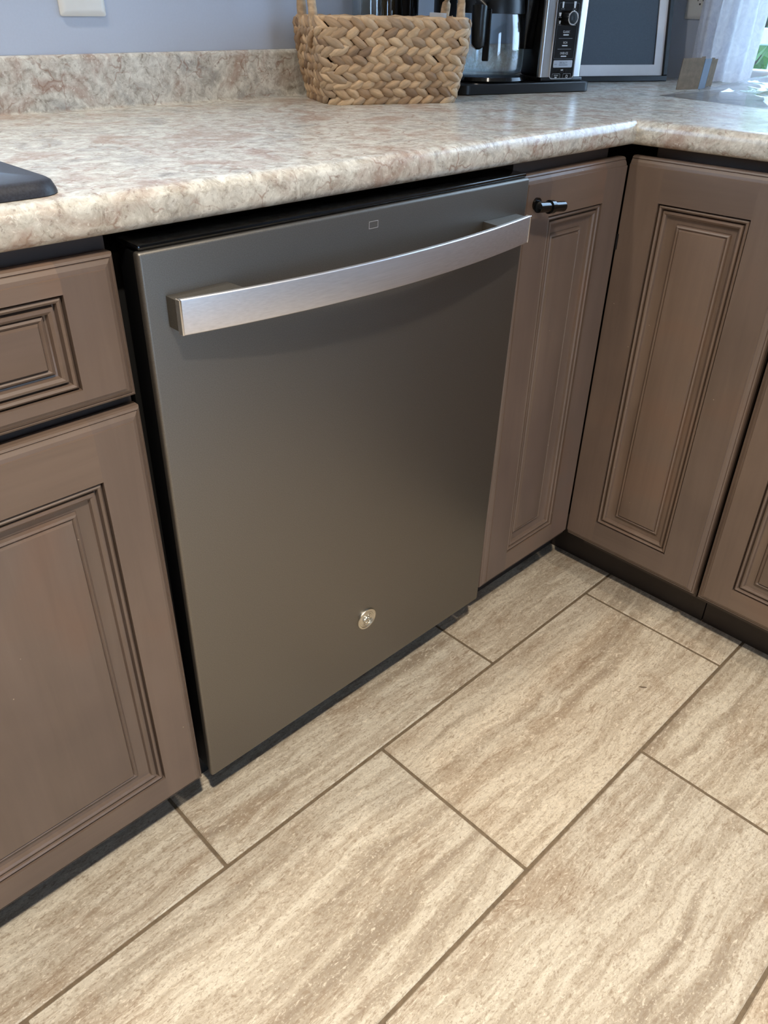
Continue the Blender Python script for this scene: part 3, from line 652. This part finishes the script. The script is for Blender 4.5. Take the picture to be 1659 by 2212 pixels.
def lettering(txt, x, z, size, mat, y=0.0092, sx=1.0):
    c = bpy.data.curves.new('lettering', 'FONT'); c.body = txt; c.size = size; c.align_x = 'CENTER'; c.resolution_u = 2
    o = bpy.data.objects.new('lettering_tmp', c); COL.objects.link(o)
    dg = bpy.context.evaluated_depsgraph_get(); dg.update(); me = bpy.data.meshes.new_from_object(o.evaluated_get(dg)); bpy.data.objects.remove(o)
    me.materials.clear(); me.materials.append(mat); me.name = 'lettering'
    o = bpy.data.objects.new('lettering', me); COL.objects.link(o); o.parent = con
    o.location = (x, y, z); o.rotation_euler = (math.pi/2, 0, 0); o.scale = (sx, 1, 1); return o
PW = M['print_white']
for txt, z in (('CLASSIC', 0.1045), ('RICH', 0.0860), ('OVER ICE', 0.0675)):
    lettering(txt, cmid, z, 0.0058, PW, sx=0.8); flat('light_bar', cmid-0.0068, cmid+0.0068, z-0.0042, z-0.0024, PW, 0.0006)
for z in (0.0955, 0.0770): flat('divider', cmid-0.017, cmid+0.017, z-0.0006, z+0.0001, plain('divider_grey', srgb(120, 124, 130), 0.5), 0.0002)
outline('program_outline', cx0+0.0065, cx1-0.0065, 0.0595, 0.155, 0.0006, plain('outline_grey', srgb(78, 82, 90), 0.5), 0.003)
flat('specialty_button', cmid-0.0238, cmid+0.0238, 0.0445, 0.0572, plain('silver_button', srgb(176, 180, 188), 0.35, 0.3), 0.002, 0.0088, 0.001)
lettering('SPECIALTY', cmid+0.001, 0.0508, 0.0052, M['print_dark'], 0.0086, 0.8); lettering('BREW', cmid-0.0185, 0.0492, 0.0026, M['print_dark'], 0.0086)
flat('divider', cmid-0.010, cmid+0.012, 0.0484, 0.0492, M['print_dark'], 0.0002, 0.0085, 0.0003)
flat('light_bar', cmid-0.003, cmid+0.003, 0.0392, 0.0408, PW, 0.0006); lettering('- - - -', cmid, 0.0358, 0.004, plain('faint_print', srgb(100, 104, 110), 0.5))
for i, s in enumerate((-1, 1)):
    xa = cmid + (-0.0238 if s < 0 else 0.0038); outline('button_outline', xa, xa+0.020, 0.0192+0.0052, 0.0310+0.0028, 0.0005, plain('button_grey', srgb(150, 154, 160), 0.5), 0.0018)
lettering('CLEAN', cmid-0.0138, 0.0292, 0.0034, PW); flat('light_bar', cmid-0.0166, cmid-0.011, 0.0262, 0.0276, PW, 0.0005)
m = MB(); m.tube([(cmid+0.0138+0.0024*math.sin(a), 0.0094, 0.0286+0.0024*math.cos(a)) for a in (0.6+i*(2*math.pi-1.2)/16 for i in range(17))], 0.0004, 5); m.build('power_symbol', PW, con)
flat('power_symbol', cmid+0.0135, cmid+0.0141, 0.0290, 0.0318, PW, 0.0002)
# cup-size symbols round the dial
for dx, z, w0, h0 in ((-0.0155, 0.1515, 0.0044, 0.010), (0.0135, 0.1520, 0.0056, 0.011), (-0.0205, 0.1355, 0.0056, 0.0062), (-0.0195, 0.1225, 0.0042, 0.0052), (0.0190, 0.1345, 0.0040, 0.0050), (0.0165, 0.1225, 0.0050, 0.0060)):
    m = MB(); x = cmid+dx; y = 0.0094
    m.loft([[(x-w0/2, y+0.0004, z+h0/2), (x+w0/2, y+0.0004, z+h0/2), (x+w0*0.34, y+0.0004, z-h0/2), (x-w0*0.34, y+0.0004, z-h0/2)], [(x-w0/2, y, z+h0/2), (x+w0/2, y, z+h0/2), (x+w0*0.34, y, z-h0/2), (x-w0*0.34, y, z-h0/2)]])
    m.build('cup_symbol', PW, con); flat('caption', x-0.0042, x+0.0042, z-h0/2-0.0022, z-h0/2-0.0014, plain('caption_grey', srgb(110, 114, 120), 0.5), 0.0002)
m = MB(); m.loft([[(cmid+r*math.cos(2*math.pi*j/32), y, 0.1300+r*math.sin(2*math.pi*j/32)) for j in range(32)] for r, y in ((0.0128, 0.0098), (0.0122, -0.004), (0.0118, -0.0065), (0.0095, -0.007), (0.0, -0.0062))], cap=False)
dial = m.build('dial', M['black'], con, 40)
m = MB(); m.loft([[(cmid+r*math.cos(2*math.pi*j/32), y, 0.1300+r*math.sin(2*math.pi*j/32)) for j in range(32)] for r, y in ((0.0123, -0.0045), (0.0123, -0.0068), (0.0117, -0.0074), (0.0105, -0.0074), (0.0100, -0.0068))], cap=False)
m.build('dial_ring', M['chrome'], dial, 40)
# back column and brew head over the carafe
MB().bbox(0.052, 0.100, 0.1695, 0.192, 0.0195, TZ, 0.006, 2).build('water_reservoir', M['black'], cm, 40)
m = MB(); m.loft([rrect(0.186-d_, 0.2085, 0.050-d_, 0.078, 0.004, z, 3) for z, d_ in ((0.0755, 0.0), (0.0765, 0.001), (0.16, 0.010), (0.234, 0.012))]); m.build('frother', M['black_gloss'], cm, 40)
MB().bbox(0.03, 0.2080, 0.012, 0.168, 0.2405, TZ, 0.01, 3).build('brew_head', M['black'], cm, 40)
# carafe: rests on the warming plate, lifts away
cf = thing('glass_carafe', 'glass coffee carafe with black handle on the coffee maker plate', 'carafe', Matrix.Translation((0.9341, 0.417, ZC)) @ Matrix.Rotation(CA, 4, 'Z') @ Vector((0.124, 0.087, 0.0306)), CA)
MB().lathe([(0.0, 0.001), (0.062, 0.001), (0.069, 0.004), (0.072, 0.012), (0.072, 0.050), (0.070, 0.080), (0.065, 0.104), (0.0635, 0.104), (0.0685, 0.079), (0.0705, 0.050), (0.0705, 0.012), (0.066, 0.006), (0.0, 0.005)], 48, cap=False).build('carafe_glass', M['glass'], cf, 60)
MB().lathe([(0.0650, 0.1045), (0.0680, 0.1050), (0.0665, 0.125), (0.0600, 0.150), (0.030, 0.166), (0.0, 0.168)], 40, cap=False).build('lid', M['black'], cf, 40)
m = MB(); hd = Vector((-0.717, -0.690, 0)).normalized()
hp = [tuple(hd*r_ + Vector((0, 0, z_))) for r_, z_ in ((0.060, 0.136), (0.078, 0.139), (0.092, 0.132), (0.099, 0.116), (0.100, 0.095), (0.098, 0.072), (0.095, 0.052), (0.094, 0.047))]
m.tube(hp, lambda q_: 0.0175-0.0060*q_ if q_ < 0.95 else 0.006, 14); hnd = m.build('handle', M['black'], cf, 60)
m = MB(); m.bbox(-0.0066, 0.0066, -0.002, 0.002, 0.0, 0.086, 0.0015, 1); m.build('handle_strap', M['black_gloss'], hnd, None, (-0.0455, -0.0600, 0.026), (0, 0, math.radians(-37)))

# ================================================================== PICTURE FRAME
FA = math.radians(-25.7)
pf = thing('picture_frame', 'black framed slate-grey panel with white mat leaning in the counter corner', 'picture frame', (1.6561, 0.3694, ZC+0.0006), FA)
FW, FH, LEAN = 0.34, 0.45, math.radians(-9)
fb, mtw = 0.0125, 0.0235
def fr_part(name, boxes, mat, r=0.0015):
    m = MB()
    for x0, x1, y0, y1, z0, z1 in boxes: m.bbox(x0, x1, y0, y1, z0, z1, r, 1)
    return m.build(name, mat, pf, None, (0, 0, 0), (LEAN, 0, 0))
for nm, bxs in (('frame_side', (-FW, -FW+fb, 0, 0.02, fb, FH-fb)), ('frame_side', (-fb, 0, 0, 0.02, fb, FH-fb)), ('frame_rail', (-FW, 0, 0, 0.02, 0, fb)), ('frame_rail', (-FW, 0, 0, 0.02, FH-fb, FH))): fr_part(nm, [bxs], M['black'])
m = MB(); i0, i1, k0, k1 = -FW+fb, -fb, fb, FH-fb
for x0, x1, z0, z1 in ((i0, i1, k0, k0+mtw), (i0, i1, k1-mtw, k1), (i0, i0+mtw, k0+mtw, k1-mtw), (i1-mtw, i1, k0+mtw, k1-mtw)): m.box(x0, x1, 0.006, 0.0078, z0, z1)
m.build('mat', M['mat_board'], pf, None, (0, 0, 0), (LEAN, 0, 0))
MB().box(i0, i1, 0.0085, 0.014, k0, k1).build('panel', M['slate_panel'], pf, None, (0, 0, 0), (LEAN, 0, 0))

# ================================================================== OUTLET PLATES
def plate(label, loc, rotz):
    t = thing('outlet_plate', label, 'outlet', loc, rotz)
    m = MB(); w_, h_ = 0.0735, 0.117
    def rr(i, y): return [(x, y, z) for x, z, _ in rrect(-w_/2+i, w_/2-i, i, h_-i, 0.003, 0, 3)]
    m.loft([rr(0, 0), rr(0, -0.002), rr(0.003, -0.0045), rr(0.008, -0.0056)]); m.build('cover', M['white'], t, 30)
    for z in (0.038, 0.079):
        m = MB(); m.loft([[(0.0165*math.cos(a)*(1 if abs(math.cos(a)) < 0.9 else 0.95), y, z+0.0138*math.sin(a)) for a in (2*math.pi*j/24 for j in range(24))] for y in (-0.0054, -0.0066)])
        sk_ = m.build('socket', M['white'], t, 30)
        m = MB(); m.box(-0.0075, -0.0055, -0.0068, -0.006, z-0.001, z+0.007); m.box(0.0055, 0.0075, -0.0068, -0.006, z-0.001, z+0.006); m.bbox(-0.002, 0.002, -0.0068, -0.006, z-0.009, z-0.005, 0.0003, 1); m.build('slot', M['black_matte'], sk_)
    m = MB(); m.loft([[(0.0025*math.cos(2*math.pi*j/12), y, 0.0585+0.0025*math.sin(2*math.pi*j/12)) for j in range(12)] for y in (-0.005, -0.0064)]); m.build('screw', M['steel'], t)
plate('white outlet plate on the wall above the long backsplash', (0.2990, YW-0.0004, 1.0330), 0)
plate('white outlet plate half hidden by the white curtain', (XW-0.0004, 0.381, 1.0370), -math.pi/2)

# ================================================================== CURTAIN
ctn = thing('curtain', 'sheer white curtain hanging beside the window at right', 'curtain', (XW-0.036, 0.29, ZC))
m = MB(); ny, nz = 60, 44; vs = []
for k in range(nz+1):
    z = 0.002+1.18*(k/nz)
    for i in range(ny+1):
        s = i/ny; sw = 0.150+0.012*math.sin(z*3)
        y = 0.068 - sw*s + 0.006*math.sin(z*7+s*4)
        fold = 0.011*math.sin(s*25+0.8*math.sin(z*5)+1.6*z) + 0.005*math.sin(s*47+3*z)
        dia = 0.0028*abs(math.sin(17*z+9*s))*abs(math.sin(17*z-9*s))
        vs.append((fold-dia, y, z))
m.add(vs, [(k*(ny+1)+i, k*(ny+1)+i+1, (k+1)*(ny+1)+i+1, (k+1)*(ny+1)+i) for k in range(nz) for i in range(ny)])
m.build('sheer_panel', M['cloth'], ctn, 180)
MB().tube([(0.0, 0.10, 1.187), (0.0, -0.3, 1.187), (0.0, -0.62, 1.187), (0.0, -1.12, 1.187)], 0.008, 10).build('rod', M['white'], ctn, 60)
for yy in (0.095, -1.11): MB().box(0.0, 0.0355, yy-0.006, yy+0.006, 1.181, 1.193).build('rod_bracket', M['white'], ctn)

# ================================================================== CARDBOARD AND PLASTIC BAG
cdv = thing('cardboard_scrap', 'torn folded brown cardboard scrap standing beside the plastic bag', 'cardboard', (1.4551, 0.2362, ZC+0.0004), math.atan2(0.1873-0.2362, 1.5291-1.4551))
def sheet(m, pts, th, mi=0):      # pts: list of (x, y, ztop) along the foot
    for (x0, y0, h0), (x1, y1, h1) in zip(pts, pts[1:]):
        nx, ny = (y1-y0), -(x1-x0); l = math.hypot(nx, ny); nx, ny = nx/l*th, ny/l*th
        for p in (0,):
            a = [(x0, y0, 0), (x1, y1, 0), (x1+0.004, y1, h1), (x0+0.004, y0, h0)]; b_ = [(x-nx, y-ny, z) for x, y, z in a]
            m.loft([a, b_], mi)
m = MB(); sheet(m, [(0, 0, 0.059), (0.008, 0.0002, 0.0595), (0.030, 0.0008, 0.0605), (0.044, 0.001, 0.0605)], 0.0016); sheet(m, [(0.044, 0.001, 0.0625), (0.052, 0.001, 0.0630)], 0.0016)
m.build('front_flap', M['card'], cdv)
m = MB(); sheet(m, [(0.053, 0.0016, 0.0585), (0.063, 0.004, 0.0590), (0.071, 0.006, 0.0590)], 0.0012); m.build('taped_flap', M['tape'], cdv)
m = MB(); sheet(m, [(0.0715, 0.006, 0.0605), (0.079, 0.008, 0.0605)], 0.0016); sheet(m, [(0.079, 0.008, 0.0575), (0.088, 0.0105, 0.0585)], 0.0016); m.build('side_flap', M['card'], cdv)

bgt = thing('plastic_bag', 'crumpled clear plastic bag lying flat at the right end of the counter', 'plastic bag', (1.455, -0.03, ZC))
m = MB(); nx, ny = 64, 54; vs = []; rr = random.Random(3)
from mathutils import noise as mn
def bag_h(x, y, amp, seed):
    e = max(0.0, min(1.0, (1-abs(x/0.215)**4)*(1-abs(y/0.21)**4)))
    n = mn.noise(Vector((x*7+seed, y*7, 0.3)))*0.5+0.5; r = 1-abs(mn.noise(Vector((x*15+y*9, y*17-x*6, seed))))*2
    return e*(0.006+amp*n+0.013*max(0, r)**2*n + 0.028*math.exp(-(((x-0.13)/0.12)**2+((y+0.03)/0.14)**2)))
for sgn, amp, seed in ((1, 0.020, 1.7), (0, 0.0, 0.2)):
    vs = []
    for j in range(ny+1):
        for i in range(nx+1):
            x = -0.215+0.43*i/nx; y = -0.21+0.42*j/ny
            wob = 0.02*mn.noise(Vector((x*5, y*5, 4.4)))
            vs.append((x+wob+0.20*y, y+0.6*wob, 0.0012+bag_h(x, y, amp, seed) if sgn else 0.0008))
    m.add(vs, [(j*(nx+1)+i, j*(nx+1)+i+1, (j+1)*(nx+1)+i+1, (j+1)*(nx+1)+i) for j in range(ny) for i in range(nx)])
m.build('film', M['poly'], bgt, 25)
m = MB(); vs = []
for j in range(9):
    for i in range(13):
        x = -0.10+0.24*i/12; y = -0.10+0.16*j/8; vs.append((x+0.2*y, y, 0.003+bag_h(x, y, 0.020, 1.7)*0.55))
m.add(vs, [(j*13+i, j*13+i+1, (j+1)*13+i+1, (j+1)*13+i) for j in range(8) for i in range(12)]); m.build('paper_insert', M['card'], bgt, 60)

# ================================================================== OUTSIDE THE WINDOW
dk = tag(MB().box(XW+0.13, 5.2, -3.0, 4.0, -0.25, -0.15).build('floor_deck', M['deck']), kind='structure')
rl = thing('deck_railing', 'pale blue deck railing outside the right window', 'railing', (4.6, 0.9, -0.15))
MB().bbox(-0.045, 0.045, -2.4, 2.4, 1.055, 1.135, 0.006, 1).build('top_rail', M['rail'], rl)
MB().bbox(-0.02, 0.02, -2.4, 2.4, 0.10, 0.16, 0.004, 1).build('bottom_rail', M['rail'], rl)
bal = MB().bbox(-0.018, 0.018, -0.018, 0.018, 0.161, 1.054, 0.003, 1).mesh('baluster', M['rail'])
for i in range(28):
    o = bpy.data.objects.new('baluster', bal); COL.objects.link(o); o.parent = rl; o.location = (0, -2.2+0.165*i, 0)
for i in range(4): MB().bbox(-0.045, 0.045, -0.045, 0.045, 0.0005, 1.2, 0.006, 1).build('post', M['rail'], rl, None, (0.1, -2.3+1.5*i, 0))
leafm = None
def tree(label, x, y, h, r, seed, n=2600):
    t = thing('leafy_tree', label, 'tree', (x, y, -0.6), 0, 'trees beyond the deck'); rr = random.Random(seed)
    MB().tube([(0, 0, 0), (0.05, 0.03, h*0.35), (-0.04, 0.05, h*0.7), (0, 0, h*0.9)], lambda s: 0.13*(1-0.75*s), 9).build('trunk', M['bark'], t, 60)
    m = MB()
    for _ in range(n):
        a, c_ = rr.uniform(0, 2*math.pi), rr.uniform(-1, 1); q = r*rr.random()**0.4; sq = math.sqrt(1-c_*c_)
        p = Vector((q*sq*math.cos(a), q*sq*math.sin(a), h*0.52+q*c_*h*0.5/r)); ax = Vector((rr.uniform(-1, 1), rr.uniform(-1, 1), rr.uniform(-1, 1))).normalized()
        b_ = ax.orthogonal().normalized(); L_ = rr.uniform(0.07, 0.13)
        m.quad(tuple(p-ax*L_), tuple(p+b_*L_*0.5), tuple(p+ax*L_), tuple(p-b_*L_*0.5))
    tag(m.build('foliage', M['leaf'], t), kind='stuff')
tree('leafy green tree straight behind the deck railing', 7.2, 2.55, 3.6, 1.2, 1)
tree('leafy green tree further off behind the railing', 10.2, 4.6, 4.6, 1.6, 2)
tree('leafy green tree right of the window view', 8.6, -0.6, 4.2, 1.5, 3)
tag(MB().box(5.3, 40, -25, 30, -0.75, -0.6).build('ground_lawn', plain('lawn', srgb(92, 132, 62), 0.9, var=0.3)), kind='structure')

DEB = (0.7248, -0.3070)
# tiny sliver of debris on the floor tile
m = MB(); m.tube([(-0.006, 0.004, 0.0009), (-0.002, 0.0008, 0.0012), (0.003, -0.002, 0.0012), (0.007, -0.004, 0.0009)], lambda q_: 0.0009*math.sin(math.pi*(0.1+0.8*q_)), 6)
tag(m.build('wood_sliver', M['bark'], None, 60, (DEB[0], DEB[1], 0.0001), (0, 0, math.radians(-20))), 'tiny dark sliver lying on the big floor tile near the right cabinets', 'debris')
